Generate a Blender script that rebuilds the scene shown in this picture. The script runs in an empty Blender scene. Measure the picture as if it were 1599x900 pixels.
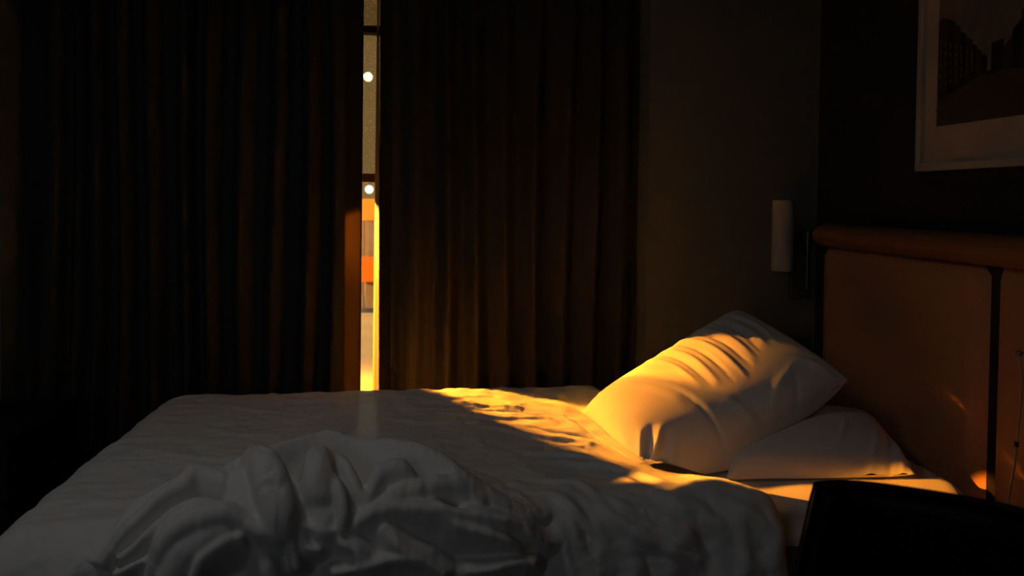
import bpy, bmesh, math, random
import numpy as np
from mathutils import Matrix, Vector
R = math.radians
random.seed(4); rng = np.random.RandomState(7)
sc = bpy.context.scene
COL = sc.collection

# ------------------------------------------------------------------ camera
FPX, PPY = 1300.0, 346.0            # focal length in pixels, row of the principal point
YAW, PITCH, ROLL = math.atan(140/FPX), math.atan((PPY-312)/FPX), R(0.7)
CAM = Vector((0, 0, 1.30))
fwd = Vector((math.sin(YAW)*math.cos(PITCH), math.cos(YAW)*math.cos(PITCH), -math.sin(PITCH)))
rt0 = Vector((math.cos(YAW), -math.sin(YAW), 0)); up0 = rt0.cross(fwd)
rt = rt0*math.cos(ROLL) + up0*math.sin(ROLL); up = rt.cross(fwd)
cd = bpy.data.cameras.new('camera'); cam = bpy.data.objects.new('camera', cd); COL.objects.link(cam)
M3 = Matrix((rt, up, -fwd)).transposed()
cam.matrix_world = Matrix.Translation(CAM) @ M3.to_4x4()
cd.sensor_width = 36; cd.lens = 36*FPX/1599; cd.shift_y = -(450-PPY)/1599; cd.clip_start = .02; cd.clip_end = 200
cd.dof.use_dof = True; cd.dof.focus_distance = 2.35; cd.dof.aperture_fstop = 4.0
sc.camera = cam
def ray(px, py):
    return (fwd*FPX + rt*(px-800) - up*(py-PPY))
def at(px, py, z=None, Y=None, X=None):
    d = ray(px, py)
    if z is not None: k = (z-CAM.z)/d.z
    elif Y is not None: k = (Y-CAM.y)/d.y
    else: k = (X-CAM.x)/d.x
    return CAM + d*k

# ------------------------------------------------------------------ light and exposure
sc.view_settings.view_transform = 'Standard'; sc.view_settings.look = 'None'
sc.view_settings.exposure = 0.0; sc.view_settings.gamma = 1.0; sc.view_settings.use_curve_mapping = False
sc.cycles.use_denoising = True
sc.cycles.max_bounces = 8; sc.cycles.diffuse_bounces = 5; sc.cycles.transparent_max_bounces = 12
sc.cycles.sample_clamp_indirect = 40.0
w = bpy.data.worlds.new('sky'); sc.world = w; w.use_nodes = True
w.node_tree.nodes['Background'].inputs[0].default_value = (.30, .34, .34, 1)
w.node_tree.nodes['Background'].inputs[1].default_value = 1.1
def area(name, loc, target, sx, sy, power, col, spread=180):
    l = bpy.data.lights.new(name, 'AREA'); l.shape = 'RECTANGLE'; l.size = sx; l.size_y = sy
    l.energy = power; l.color = col; l.spread = R(spread)
    o = bpy.data.objects.new(name, l); COL.objects.link(o); o.location = loc
    o.rotation_euler = (Vector(target)-Vector(loc)).to_track_quat('-Z', 'Y').to_euler(); return o
# two added area lamps outside stand in for the low sun fanning through the slit
SLIT = Vector((-.19, 3.16, 1.1))
for nm, az, el, tilt, wid, pw in (('sun_fan_lamp', 37.6, 20.0, -2, 1.95, 1130), ('sun_fan_lamp_side', 50.6, 17.3, -20, 1.33, 2000)):
    dl = Vector((-math.sin(R(az))*math.cos(R(el)), math.cos(R(az))*math.cos(R(el)), math.sin(R(el))))
    fan_lamp = area(nm, SLIT + dl*6.6, SLIT, wid, .20, pw*wid, (1, .315, .018), 60)
    fan_lamp.rotation_euler = (fan_lamp.rotation_euler.to_matrix() @ Matrix.Rotation(R(tilt), 3, 'Z')).to_euler()
# added spot lamp: a narrow grazing beam along the bed's near edge
sp = bpy.data.lights.new('added_edge_spot', 'SPOT'); sp.energy = 2000; sp.color = (1, .315, .018); sp.spot_size = R(3.8); sp.spot_blend = .35; sp.shadow_soft_size = .01
so_ = bpy.data.objects.new('added_edge_spot', sp); COL.objects.link(so_); so_.location = (-2.54, 1.50, 1.62); so_.scale = (.42, 1, 1)
so_.rotation_euler = (Vector((1.02, 1.92, .60))-so_.location).to_track_quat('-Z', 'Y').to_euler()
# the low sun over the yard, passing along the house front
sn = bpy.data.lights.new('low_sun', 'SUN'); sn.energy = 16; sn.color = (1, .45, .08); sn.angle = R(1)
sno = bpy.data.objects.new('low_sun', sn); COL.objects.link(sno); sno.location = (-12, -3, 6)
sno.rotation_euler = Vector((math.sin(R(115))*.95, -math.cos(R(115))*.95, -.31)).to_track_quat('-Z', 'Y').to_euler()
# evening daylight of the second window, behind and left of the camera
area('evening_daylight', (-1.35, -1.86, 1.75), (-.5, 2.2, .4), 1.5, 1.3, 2.1, (.93, .97, 1.0), 150)
area('overhead_fill', (-.85, 1.40, 2.30), (-.35, 1.65, .6), .36, .36, 1.25, (1.0, .965, .94), 170)  # added overhead fill lamp, out of view

# ------------------------------------------------------------------ helpers
def tag(o, label=None, cat=None, group=None, kind=None):
    if label: o['label'] = label
    if cat: o['category'] = cat
    if group: o['group'] = group
    if kind: o['kind'] = kind
    return o
def empty(name, loc=(0, 0, 0)):
    o = bpy.data.objects.new(name, None); COL.objects.link(o); o.location = loc; return o
def _v(v): return (float(v[0]), float(v[1]), float(v[2]))
def mesh_obj(name, verts, faces, mat, parent=None, smooth=True, mids=None):
    me = bpy.data.meshes.new(name); me.from_pydata([tuple(v) for v in verts], [], [tuple(f) for f in faces])
    for m in (mat if isinstance(mat, (list, tuple)) else [mat]): me.materials.append(m)
    if mids is not None: me.polygons.foreach_set('material_index', mids)
    me.polygons.foreach_set('use_smooth', [smooth]*len(me.polygons)); me.update()
    o = bpy.data.objects.new(name, me); COL.objects.link(o)
    if parent is not None:
        o.parent = parent; o.matrix_parent_inverse = Matrix.Translation(-parent.location) if parent.location.length else Matrix()
    return o
def bm_obj(name, bm, mat, parent=None, smooth=False):
    me = bpy.data.meshes.new(name); bm.to_mesh(me); bm.free()
    for m in (mat if isinstance(mat, (list, tuple)) else [mat]): me.materials.append(m)
    me.polygons.foreach_set('use_smooth', [smooth]*len(me.polygons)); me.update()
    o = bpy.data.objects.new(name, me); COL.objects.link(o)
    if parent is not None:
        o.parent = parent; o.matrix_parent_inverse = Matrix.Translation(-parent.location)
    return o
def add_box(bm, x0, x1, y0, y1, z0, z1, bev=0, seg=2):
    r = bmesh.ops.create_cube(bm, size=1); vs = r['verts']
    for v in vs:
        v.co = Vector(((x0+x1)/2+v.co.x*(x1-x0), (y0+y1)/2+v.co.y*(y1-y0), (z0+z1)/2+v.co.z*(z1-z0)))
    if bev:
        es = {e for v in vs for e in v.link_edges}
        bmesh.ops.bevel(bm, geom=list(es), offset=bev, segments=seg, profile=.5, affect='EDGES')
def box(name, x0, x1, y0, y1, z0, z1, mat, parent=None, bev=0, seg=2, smooth=False):
    bm = bmesh.new(); add_box(bm, x0, x1, y0, y1, z0, z1, bev, seg); return bm_obj(name, bm, mat, parent, smooth)
def add_tube(bm, pts, r, n=12, cap=True):
    pts = [Vector(p) for p in pts]; rings = []
    for i, p in enumerate(pts):
        t = (pts[min(i+1, len(pts)-1)]-pts[max(i-1, 0)]).normalized()
        a = t.orthogonal().normalized() if i == 0 else (a - t*a.dot(t)).normalized()
        b = t.cross(a); rr = r[i] if isinstance(r, (list, tuple)) else r
        rings.append([bm.verts.new(p + (a*math.cos(k*2*math.pi/n)+b*math.sin(k*2*math.pi/n))*rr) for k in range(n)])
    for A, B in zip(rings, rings[1:]):
        for k in range(n): bm.faces.new((A[k], A[(k+1) % n], B[(k+1) % n], B[k]))
    if cap: bm.faces.new(rings[0][::-1]); bm.faces.new(rings[-1])
def grid_faces(nu, nv, off=0):
    i, j = np.meshgrid(np.arange(nu-1), np.arange(nv-1), indexing='ij'); a = (i*nv+j+off).ravel()
    return np.stack([a, a+nv, a+nv+1, a+1], 1).tolist()

# smooth value noise in numpy
def vnoise(x, y, seed=0):
    def h(i, j):
        n = np.sin(i*127.1 + j*311.7 + seed*74.7)*43758.5453; return n-np.floor(n)
    xi, yi = np.floor(x), np.floor(y); fx, fy = x-xi, y-yi
    fx = fx*fx*fx*(fx*(fx*6-15)+10); fy = fy*fy*fy*(fy*(fy*6-15)+10)
    return (h(xi, yi)*(1-fx)+h(xi+1, yi)*fx)*(1-fy)+(h(xi, yi+1)*(1-fx)+h(xi+1, yi+1)*fx)*fy
def fbm(x, y, seed=0, o=4):
    s = 0; a = .5
    for k in range(o): s = s + a*(vnoise(x, y, seed+k)*2-1); x, y, a = x*2.03+5.1, y*2.03+1.7, a*.5
    return s
def ridged(x, y, seed=0, o=3):
    s = 0; a = .5
    for k in range(o): s = s + a*(1-np.abs(vnoise(x, y, seed+k)*2-1)*2); x, y, a = x*2.1+3.3, y*2.1+7.7, a*.5
    return s
def seg_dist(X, Y, P, Q):
    dx, dy = Q[0]-P[0], Q[1]-P[1]; L2 = dx*dx+dy*dy+1e-12
    t = np.clip(((X-P[0])*dx+(Y-P[1])*dy)/L2, 0, 1)
    return np.hypot(X-P[0]-t*dx, Y-P[1]-t*dy), t
def smooth_path(pts, n=5):
    P = np.array(pts, float); out = []
    E = np.vstack([2*P[0]-P[1], P, 2*P[-1]-P[-2]])
    for i in range(1, len(E)-2):
        for k in range(n):
            t = k/n; a, b, c, d = E[i-1], E[i], E[i+1], E[i+2]
            out.append(.5*((2*b)+(-a+c)*t+(2*a-5*b+4*c-d)*t*t+(-a+3*b-3*c+d)*t**3))
    out.append(P[-1]); return np.array(out)

# ------------------------------------------------------------------ materials
def mat(name, col, rough=.8, metal=0, spec=.3, noise=None, bump=None, sheen=0, coat=0):
    m = bpy.data.materials.new(name); m.use_nodes = True; nt = m.node_tree; b = nt.nodes['Principled BSDF']
    b.inputs['Base Color'].default_value = (*col, 1); b.inputs['Roughness'].default_value = rough
    b.inputs['Metallic'].default_value = metal; b.inputs['Specular IOR Level'].default_value = spec
    b.inputs['Sheen Weight'].default_value = sheen; b.inputs['Coat Weight'].default_value = coat
    tc = nt.nodes.new('ShaderNodeTexCoord')
    if noise:
        sc_, amt = noise; n = nt.nodes.new('ShaderNodeTexNoise'); n.inputs['Scale'].default_value = sc_; n.inputs['Detail'].default_value = 5
        nt.links.new(tc.outputs['Object'], n.inputs['Vector']); r = nt.nodes.new('ShaderNodeMapRange')
        r.inputs['To Min'].default_value = 1-amt; r.inputs['To Max'].default_value = 1+amt
        nt.links.new(n.outputs[0], r.inputs[0]); mx = nt.nodes.new('ShaderNodeVectorMath'); mx.operation = 'SCALE'
        mx.inputs[0].default_value = col; nt.links.new(r.outputs[0], mx.inputs['Scale']); nt.links.new(mx.outputs[0], b.inputs['Base Color'])
    if bump:
        sc_, st, di = bump; n = nt.nodes.new('ShaderNodeTexNoise'); n.inputs['Scale'].default_value = sc_; n.inputs['Detail'].default_value = 3
        nt.links.new(tc.outputs['Object'], n.inputs['Vector']); bp = nt.nodes.new('ShaderNodeBump')
        bp.inputs['Strength'].default_value = st; bp.inputs['Distance'].default_value = di
        nt.links.new(n.outputs[0], bp.inputs['Height']); nt.links.new(bp.outputs[0], b.inputs['Normal'])
    return m
def translucent(name, col, tcol, f):
    m = bpy.data.materials.new(name); m.use_nodes = True; nt = m.node_tree; nt.nodes.remove(nt.nodes['Principled BSDF'])
    d = nt.nodes.new('ShaderNodeBsdfDiffuse'); d.inputs[0].default_value = (*col, 1)
    t = nt.nodes.new('ShaderNodeBsdfTranslucent'); t.inputs[0].default_value = (*tcol, 1)
    x = nt.nodes.new('ShaderNodeMixShader'); x.inputs[0].default_value = f
    nt.links.new(d.outputs[0], x.inputs[1]); nt.links.new(t.outputs[0], x.inputs[2])
    nt.links.new(x.outputs[0], nt.nodes['Material Output'].inputs[0]); return m
def emit(name, col, s):
    m = bpy.data.materials.new(name); m.use_nodes = True; nt = m.node_tree; nt.nodes.remove(nt.nodes['Principled BSDF'])
    e = nt.nodes.new('ShaderNodeEmission'); e.inputs[0].default_value = (*col, 1); e.inputs[1].default_value = s
    nt.links.new(e.outputs[0], nt.nodes['Material Output'].inputs[0]); return m
LINEN = mat('white_cotton', (.80, .77, .74), .9, spec=.1, bump=(900, .15, .0006))
LINEN2 = mat('white_duvet_cotton', (.74, .73, .72), .9, spec=.1, bump=(700, .12, .0006))
MATTRESS = mat('mattress_ticking', (.34, .31, .28), .9)
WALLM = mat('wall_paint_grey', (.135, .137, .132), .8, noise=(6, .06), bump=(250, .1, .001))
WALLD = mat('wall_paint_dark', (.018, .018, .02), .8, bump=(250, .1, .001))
CEILM = mat('ceiling_paint', (.25, .25, .24), .9, noise=(5, .03))
FLOORM = mat('carpet', (.03, .028, .026), .95, noise=(60, .3), bump=(400, .6, .004))
CURT = translucent('curtain_blackout', (.044, .0435, .042), (.6, .3, .1), .0003)
CURTLIN = translucent('curtain_hem', (.024, .023, .021), (.34, .26, .16), .11)
CURTHEM = translucent('curtain_hem_dark', (.022, .0218, .021), (.6, .3, .1), .0003)
LININGM = mat('curtain_lining', (.021, .021, .021), .9)
WOODD = mat('dark_wood', (.016, .013, .012), .45, noise=(12, .3))
RAILM = mat('rail_leather', (.30, .135, .055), .42, spec=.4, noise=(20, .12), bump=(180, .2, .001))
HBM = mat('headboard_leather', (.52, .25, .12), .62, spec=.3, noise=(90, .10), bump=(350, .35, .0015))
HBLACK = mat('headboard_black', (.008, .008, .008), .5)
CHAIRM = mat('black_leather', (.004, .0042, .006), .5, spec=.15, bump=(60, .1, .001))
METAL = mat('satin_metal', (.35, .33, .31), .35, metal=1)
METALD = mat('bronze_plate', (.16, .14, .12), .45, metal=.6)
SHADEM = mat('lamp_shade_cloth', (.42, .37, .34), .85, bump=(500, .2, .0008))
FRAMEW = mat('frame_white', (.46, .42, .37), .5); MATB = mat('mount_board', (.44, .37, .31), .9, noise=(5, .08))

# ------------------------------------------------------------------ room
YW, YG = 3.02, 3.36                        # front of the window wall, plane of the glass
XL, XR, XN0, XN1 = -2.6, 1.49, -1.436, .832
ZC, YB = 2.62, -2.0
def struct(o): o['kind'] = 'structure'; return o
struct(box('floor', XL-.1, XR+.1, YB-.1, YG+.14, -.1, 0, FLOORM))
struct(box('ceiling', XL-.1, XR+.1, YB-.1, YG+.14, ZC, ZC+.1, CEILM))
struct(box('wall_left', XL-.1, XL, YB-.1, YG+.14, 0, ZC, WALLM))
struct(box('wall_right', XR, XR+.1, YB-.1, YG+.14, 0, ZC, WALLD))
bm = bmesh.new()
OX0, OX1, OZ0, OZ1 = -1.25, .62, .34, 2.3     # window opening
add_box(bm, XL, XN0, YW, YG+.14, 0, ZC); add_box(bm, XN1, XR, YW, YG+.14, 0, ZC)
add_box(bm, XN0, OX0, YG, YG+.14, 0, ZC); add_box(bm, OX1, XN1, YG, YG+.14, 0, ZC)
add_box(bm, OX0, OX1, YG, YG+.14, 0, OZ0); add_box(bm, OX0, OX1, YG, YG+.14, OZ1, ZC)
struct(bm_obj('wall_window', bm, WALLM))
bm = bmesh.new(); a, b_, c, d = -2.1, -.6, 1.1, 2.4
add_box(bm, XL, a, YB-.1, YB, 0, ZC); add_box(bm, b_, XR, YB-.1, YB, 0, ZC); add_box(bm, a, b_, YB-.1, YB, 0, c); add_box(bm, a, b_, YB-.1, YB, d, ZC)
struct(bm_obj('wall_back', bm, WALLM))
bm = bmesh.new()
for (x0, x1, z0, z1) in ((a, b_, c, c+.05), (a, b_, d-.05, d), (a, a+.05, c, d), (b_-.05, b_, c, d), (-1.37, -1.33, c, d)): add_box(bm, x0, x1, YB-.08, YB-.03, z0, z1)
w2 = struct(bm_obj('window_2', bm, FRAMEW)); box('sun_block_panel', a, b_, YB-.095, YB-.085, c, d, CEILM, w2)  # closed panel added to keep the yard sun out of this opening
bm = bmesh.new(); add_box(bm, XL, XN0, YW-.012, YW, 0, .09); add_box(bm, XN1, XR, YW-.012, YW, 0, .09)
struct(bm_obj('baseboard_window', bm, WALLM))

# window 1: frame, transom, three panes
win = struct(empty('window_1', (0, YG+.04, OZ0)))
FR = mat('window_frame_dark', (.03, .026, .02), .5)
bm = bmesh.new(); y0, y1 = YG+.02, YG+.07
zt0, zt1 = at(577, 285, Y=YG).z, at(577, 271, Y=YG).z; zb = at(577, 45, Y=YG).z
for (x0, x1, z0, z1) in ((OX0, OX0+.06, OZ0, OZ1), (OX1-.06, OX1, OZ0, OZ1), (OX0, OX1, OZ0, OZ0+.03), (OX0, OX1, OZ1-.06, OZ1), (OX0, OX1, zt0, zt1), (OX0, OX1, zb-.012, zb+.018)):
    add_box(bm, x0, x1, y0, y1, z0, z1, .004)
bm_obj('window_frame', bm, FR, win)
def glass(name, frost):
    m = bpy.data.materials.new(name); m.use_nodes = True; nt = m.node_tree; nt.nodes.remove(nt.nodes['Principled BSDF'])
    N = nt.nodes.new; L = nt.links.new
    tr = N('ShaderNodeBsdfTransparent'); gl = N('ShaderNodeBsdfGlossy'); gl.inputs['Roughness'].default_value = .03
    mx = N('ShaderNodeMixShader'); mx.inputs[0].default_value = .04
    L(tr.outputs[0], mx.inputs[1]); L(gl.outputs[0], mx.inputs[2]); last = mx
    if frost:
        tr.inputs[0].default_value = (.035, .037, .035, 1)
        ts = N('ShaderNodeBsdfTranslucent'); tc = N('ShaderNodeTexCoord'); v = N('ShaderNodeTexVoronoi'); v.inputs['Scale'].default_value = 110
        n2 = N('ShaderNodeTexNoise'); n2.inputs['Scale'].default_value = 14
        L(tc.outputs['Object'], v.inputs['Vector']); L(tc.outputs['Object'], n2.inputs['Vector'])
        rp = N('ShaderNodeValToRGB'); rp.color_ramp.elements[0].position = .10; rp.color_ramp.elements[0].color = (.10, .09, .12, 1)
        rp.color_ramp.elements[1].position = .26; rp.color_ramp.elements[1].color = (frost*.62, frost, frost*3, 1)
        L(v.outputs['Distance'], rp.inputs[0]); L(rp.outputs[0], ts.inputs[0])
        ad = N('ShaderNodeAddShader'); L(mx.outputs[0], ad.inputs[0]); L(ts.outputs[0], ad.inputs[1]); last = ad
    L(last.outputs[0], nt.nodes['Material Output'].inputs[0]); return m
GL = glass('clear_glass', 0); GF = glass('rain_spotted_frosted_glass', .036)
box('pane', OX0+.06, OX1-.06, YG+.044, YG+.048, OZ0+.03, zt0, GL, win)
box('pane', OX0+.06, OX1-.06, YG+.044, YG+.048, zt1, zb-.012, GF, win)['label'] = 'rain-spotted frosted pane'
box('pane', OX0+.06, OX1-.06, YG+.044, YG+.048, zb+.018, OZ1-.06, glass('blue_film_glass', .022), win)

# ------------------------------------------------------------------ curtains
def curtain(name, xa_top, xa_bot, xb_top, xb_bot, peaks, Y0, label, hem_side):
    """xa/xb: the two side edges at the top and the bottom; peaks: fold crests in pixels at row 300"""
    root = empty(name, ((xa_top+xb_top)/2, Y0, 0))
    nu, nz = 420, 40
    s = np.linspace(0, 1, nu); z = np.linspace(.02, ZC-.03, nz)
    S, Z = np.meshgrid(s, z, indexing='ij'); zt = np.clip(Z/ZC, 0, 1)
    xa = xa_bot+(xa_top-xa_bot)*zt; xb = xb_bot+(xb_top-xb_bot)*zt
    X = xa+(xb-xa)*S
    xm = xa_top*.5+xa_bot*.5; xM = xb_top*.5+xb_bot*.5
    pk = [(at(p, 300, Y=Y0-.03).x-xm)/(xM-xm) for p in peaks]
    ph = np.interp(S+.010*np.sin(Z*2.1+S*9), [-.2]+pk+[1.2], [2*math.pi*(-1.5)]+[2*math.pi*k for k in range(len(pk))]+[2*math.pi*(len(pk)+.5)])
    c = .5+.5*np.cos(ph); f = c**2.3
    amp = .062+.014*np.sin(S*23+1)+.012*(1-zt)
    taper = np.clip(np.minimum(S, 1-S)*22, 0, 1)
    Yc = Y0+.02-amp*f*(.25+.75*taper)+.006*np.sin(S*61+Z*1.3)+.004*fbm(S*50, Z*1.2, 3)
    X = X+.006*np.sin(ph)*taper
    n = nu*nz; V = np.stack([X, Yc, Z], -1)
    # split into cloth and the hem band at the leading edge
    k = 22
    def piece(nm, V, m):
        a, b = V.shape[:2]; Vb = V.copy(); Vb[..., 1] += .005
        vs = np.concatenate([V.reshape(-1, 3), Vb.reshape(-1, 3)]); fs = grid_faces(a, b); fs2 = [f[::-1] for f in grid_faces(a, b, a*b)]
        side = [(i*b+j, (i*b+j)+a*b, (i*b+j+1)+a*b, i*b+j+1) for i in (0, a-1) for j in range(b-1)]
        return mesh_obj(nm, vs, fs+fs2+side, m, root)
    if hem_side == 'right':
        piece('curtain_cloth', V[:nu-k+1], CURT); piece('leading_hem', V[nu-k:], CURTLIN)['label'] = 'sunlit leading hem'
    else:
        piece('curtain_cloth', V[k-1:], CURT); piece('leading_hem', V[:k], CURTHEM)
    return root, V
e = lambda px, py, Y: at(px, py, Y=Y).x
YC = 3.15
lroot, LV = curtain('blackout_curtain', XN0+.001, XN0+.001, e(566, 0, YC), e(560.5, 620, YC),
    [82, 117, 145, 190, 236, 292, 330, 380, 428, 480, 520], YC, None, 'right')
tag(lroot, 'dark blackout curtain left of the bright slit, hanging in narrow folds', 'curtain', 'blackout curtains')
rroot, RV = curtain('blackout_curtain', e(592, 0, YC), e(593.5, 620, YC), XN1-.0006, XN1-.0006,
    [648, 697, 742, 791, 838, 886, 928, 969], YC, None, 'left')
tag(rroot, 'dark blackout curtain right of the bright slit, ending behind the pillows', 'curtain', 'blackout curtains')
# turned-back lining edges catching the sun, seen from inside as thin orange rims
def rim(xf_t, xf_b, xb_t, xb_b, Ya, Yb, root, nm='turned_back_lining'):
    vs, fs = [], []; n = 14
    for j in range(n):
        t = j/(n-1); z = .03+t*(ZC-.08)
        py = 312+(1.3-z)*FPX/3.2; q = min(max(py/620, -.2), 1.3)
        for k in range(5):
            u = k/4; xf = xf_t+(xf_b-xf_t)*q; xbk = xb_t+(xb_b-xb_t)*(q**1.0); Yk = Ya+(Yb-Ya)*u
            x = e(xf, py, Ya)*(1-u)+e(xbk, py, Yb)*u+.002*math.sin(u*math.pi)
            vs.append((x, Yk, z))
    fs = grid_faces(n, 5)
    o = mesh_obj(nm, vs, fs, LININGM, root); m = o.modifiers.new('thick', 'SOLIDIFY'); m.thickness = .002; return o
rim(592, 593.5, 589.5, 582, YC+.02, YC+.085, rroot)
rim(566, 560.5, 568, 562.5, YC+.018, YC+.04, lroot)

# ------------------------------------------------------------------ pillow solver (two cloth sheets sewn together and inflated)
def inflate(L, W, nu, nv, thick, seed, iters=260, press=1.0, shrink=.985, gather=None):
    r = np.random.RandomState(seed)
    hu, hv = L/(nu-1), W/(nv-1)
    u = np.linspace(0, L, nu); v = np.linspace(0, W, nv); U, Vv = np.meshgrid(u, v, indexing='ij')
    P = np.zeros((2, nu, nv, 3)); P[..., 0] = U; P[..., 1] = Vv
    prof = np.sqrt(np.clip(np.sin(np.pi*U/L), 0, 1)*np.clip(np.sin(np.pi*Vv/W), 0, 1))
    P[0, ..., 2] = thick*.4*prof; P[1, ..., 2] = -thick*.4*prof
    P += (r.rand(*P.shape)-.5)*.004
    Q = P.copy()
    ru = np.full((nu-1, nv), hu); rv = np.full((nu, nv-1), hv)
    ru[:, 0] *= shrink; ru[:, -1] *= shrink; rv[0] *= shrink; rv[-1] *= shrink
    if gather: rv[0] *= gather
    dg = math.hypot(hu, hv)
    def sew():
        m = (P[0]+P[1])/2
        for s in (0, 1):
            P[s, 0] = m[0]; P[s, -1] = m[-1]; P[s, :, 0] = m[:, 0]; P[s, :, -1] = m[:, -1]
    def con(A, B, rest, k=.5, only=None):
        d = B-A; l = np.linalg.norm(d, axis=-1, keepdims=True)+1e-9
        x = (l-rest)/l
        if only == 'push': x = np.minimum(x, 0)
        if only == 'pull': x = np.maximum(x, 0)
        d *= x*k; A += d; B -= d
    for it in range(iters):
        vel = (P-Q)*.90; Q = P.copy()
        du = np.gradient(P, axis=1); dv = np.gradient(P, axis=2); nrm = np.cross(du, dv)
        ln = np.linalg.norm(nrm, axis=-1, keepdims=True)+1e-9; nrm /= ln
        nrm[1] *= -1
        # filling pushes until the half thickness is reached
        zz = np.abs(P[..., 2:3]); pr = press*np.clip(1-zz/(thick*.5), -.3, 1)*.0016
        P += vel + nrm*pr
        for _ in range(4):
            for o in (0, 1):
                con(P[:, o:-1:2][:, :(nu-1-o+1)//2], P[:, o+1::2], ru[None, o::2, :, None])
                con(P[:, :, o:-1:2][:, :, :(nv-1-o+1)//2], P[:, :, o+1::2], rv[None, :, o::2, None])
            for o in (0, 1):
                con(P[:, o:-1:2, :-1][:, :(nu-1-o+1)//2], P[:, o+1::2, 1:], dg, .25)
                con(P[:, o:-1:2, 1:][:, :(nu-1-o+1)//2], P[:, o+1::2, :-1], dg, .25)
            con(P[:, :-2], P[:, 2:], 2*hu, .06, 'push'); con(P[:, :, :-2], P[:, :, 2:], 2*hv, .06, 'push')
            sew()
    return P
def bilinear_place(P, L, W, A, B, C, D, wtop=1, wbot=1, lift=None, boxy=1.):
    """A: (0,0), D: (L,0), C: (L,W), B: (0,W)"""
    A, B, C, D = map(np.array, (A, B, C, D))
    mn = P.reshape(-1, 3).min(0); mx = P.reshape(-1, 3).max(0)
    u = ((P[..., 0]-mn[0])/(mx[0]-mn[0]))[..., None]; v = ((P[..., 1]-mn[1])/(mx[1]-mn[1]))[..., None]
    base = A*(1-u)*(1-v)+D*u*(1-v)+C*u*v+B*(1-u)*v
    n = np.cross(D-A, B-A)+np.cross(C-B, C-D); n /= np.linalg.norm(n)
    w = P[..., 2:3]; wm = np.abs(w).max()*1.02; w = np.sign(w)*wm*(1-(1-np.abs(w)/wm)**boxy); w = np.where(w > 0, w*wtop, w*wbot)
    out = base+n*w
    if lift is not None: out = lift(out, u[..., 0], v[..., 0], n)
    return out
def pillow_mesh(name, Q, m, parent=None):
    nu, nv = Q.shape[1:3]
    vs = Q.reshape(-1, 3); f1 = grid_faces(nu, nv); f2 = [f[::-1] for f in grid_faces(nu, nv, nu*nv)]
    bm = bmesh.new(); V = [bm.verts.new(v) for v in vs]
    for f in f1+f2: bm.faces.new([V[i] for i in f])
    bmesh.ops.remove_doubles(bm, verts=bm.verts, dist=1e-5)
    o = bm_obj(name, bm, m, parent, True)
    s = o.modifiers.new('sub', 'SUBSURF'); s.levels = 1; s.render_levels = 1
    return o

# ------------------------------------------------------------------ bed
ZS = .60
bed = empty('single_bed', (.3, 2.35, 0)); tag(bed, 'single bed with rumpled white sheet, its head against the brown headboard', 'bed')
slope = .05
def near_y(x): return 1.90+slope*(x-.87)
def skew(o):
    for v in o.data.vertices:
        v.co.y += slope*(v.co.x-.87)
skew(box('bed_base', -.78, 1.33, 1.95, 2.76, .06, .34, WOODD, bed, .02))
for (x, y) in ((-.7, 2.0), (1.25, 2.0), (-.7, 2.7), (1.25, 2.7)): box('leg', x-.03, x+.03, y-.03, y+.03, 0, .08, WOODD, bed)
skew(box('mattress', -.80, 1.36, 1.92, 2.79, .33, ZS-.012, MATTRESS, bed, .05, 4, True))
# fitted sheet: top with small wrinkles and a short skirt over the near side and head corner
def sheet():
    nx, ny = 170, 130; x0, x1 = -.805, 1.375; drop = .11; ytop = 2.79-1.92; Rr = .045
    s = np.linspace(0, 1, nx); t = np.linspace(0, ytop+2*drop+.02, ny)
    S, T = np.meshgrid(s, t, indexing='ij'); X = x0+(x1-x0)*S
    a = T-drop
    yl = 1.90; Y = yl+a; Z = np.full_like(Y, ZS)
    def bend(o):  # overshoot beyond the edge, arc then fall
        th = np.clip(o/Rr, 0, math.pi/2); rest = np.maximum(o-Rr*math.pi/2, 0)
        return Rr*np.sin(th), Rr*(1-np.cos(th))+rest
    on = np.maximum(Rr*.9-a, 0); dn, zn = bend(on); Y = np.where(on > 0, yl+Rr*.9-dn, Y); Z = Z-zn
    of = np.maximum(a-(ytop-Rr), 0); dn, zn = bend(of); Y = np.where(of > 0, yl+ytop-Rr+dn, Y); Z = Z-zn
    oh = np.maximum(X-(x1-.06), 0); X = np.where(oh > 0, x1-.06+.055*np.sin(np.clip(oh/.06, 0, 1)*math.pi/2), X); Z = Z-.05*(1-np.cos(np.clip(oh/.06, 0, 1)*math.pi/2))
    wr = .004*ridged(X*5+Y*2, Y*11, 2)+.003*fbm(X*9, Y*9, 5)
    skirt = np.clip(on/.06, 0, 1)
    Z = Z+wr*(1-skirt); Y = Y-skirt*(.010+.012*np.sin(X*46+2*np.sin(X*9))*np.clip((on-.05)/.06, 0, 1))
    Y = Y+slope*(X-.87)
    return mesh_obj('fitted_sheet', np.stack([X, Y, Z], -1).reshape(-1, 3), grid_faces(nx, ny), LINEN, bed)
sheet()

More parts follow.
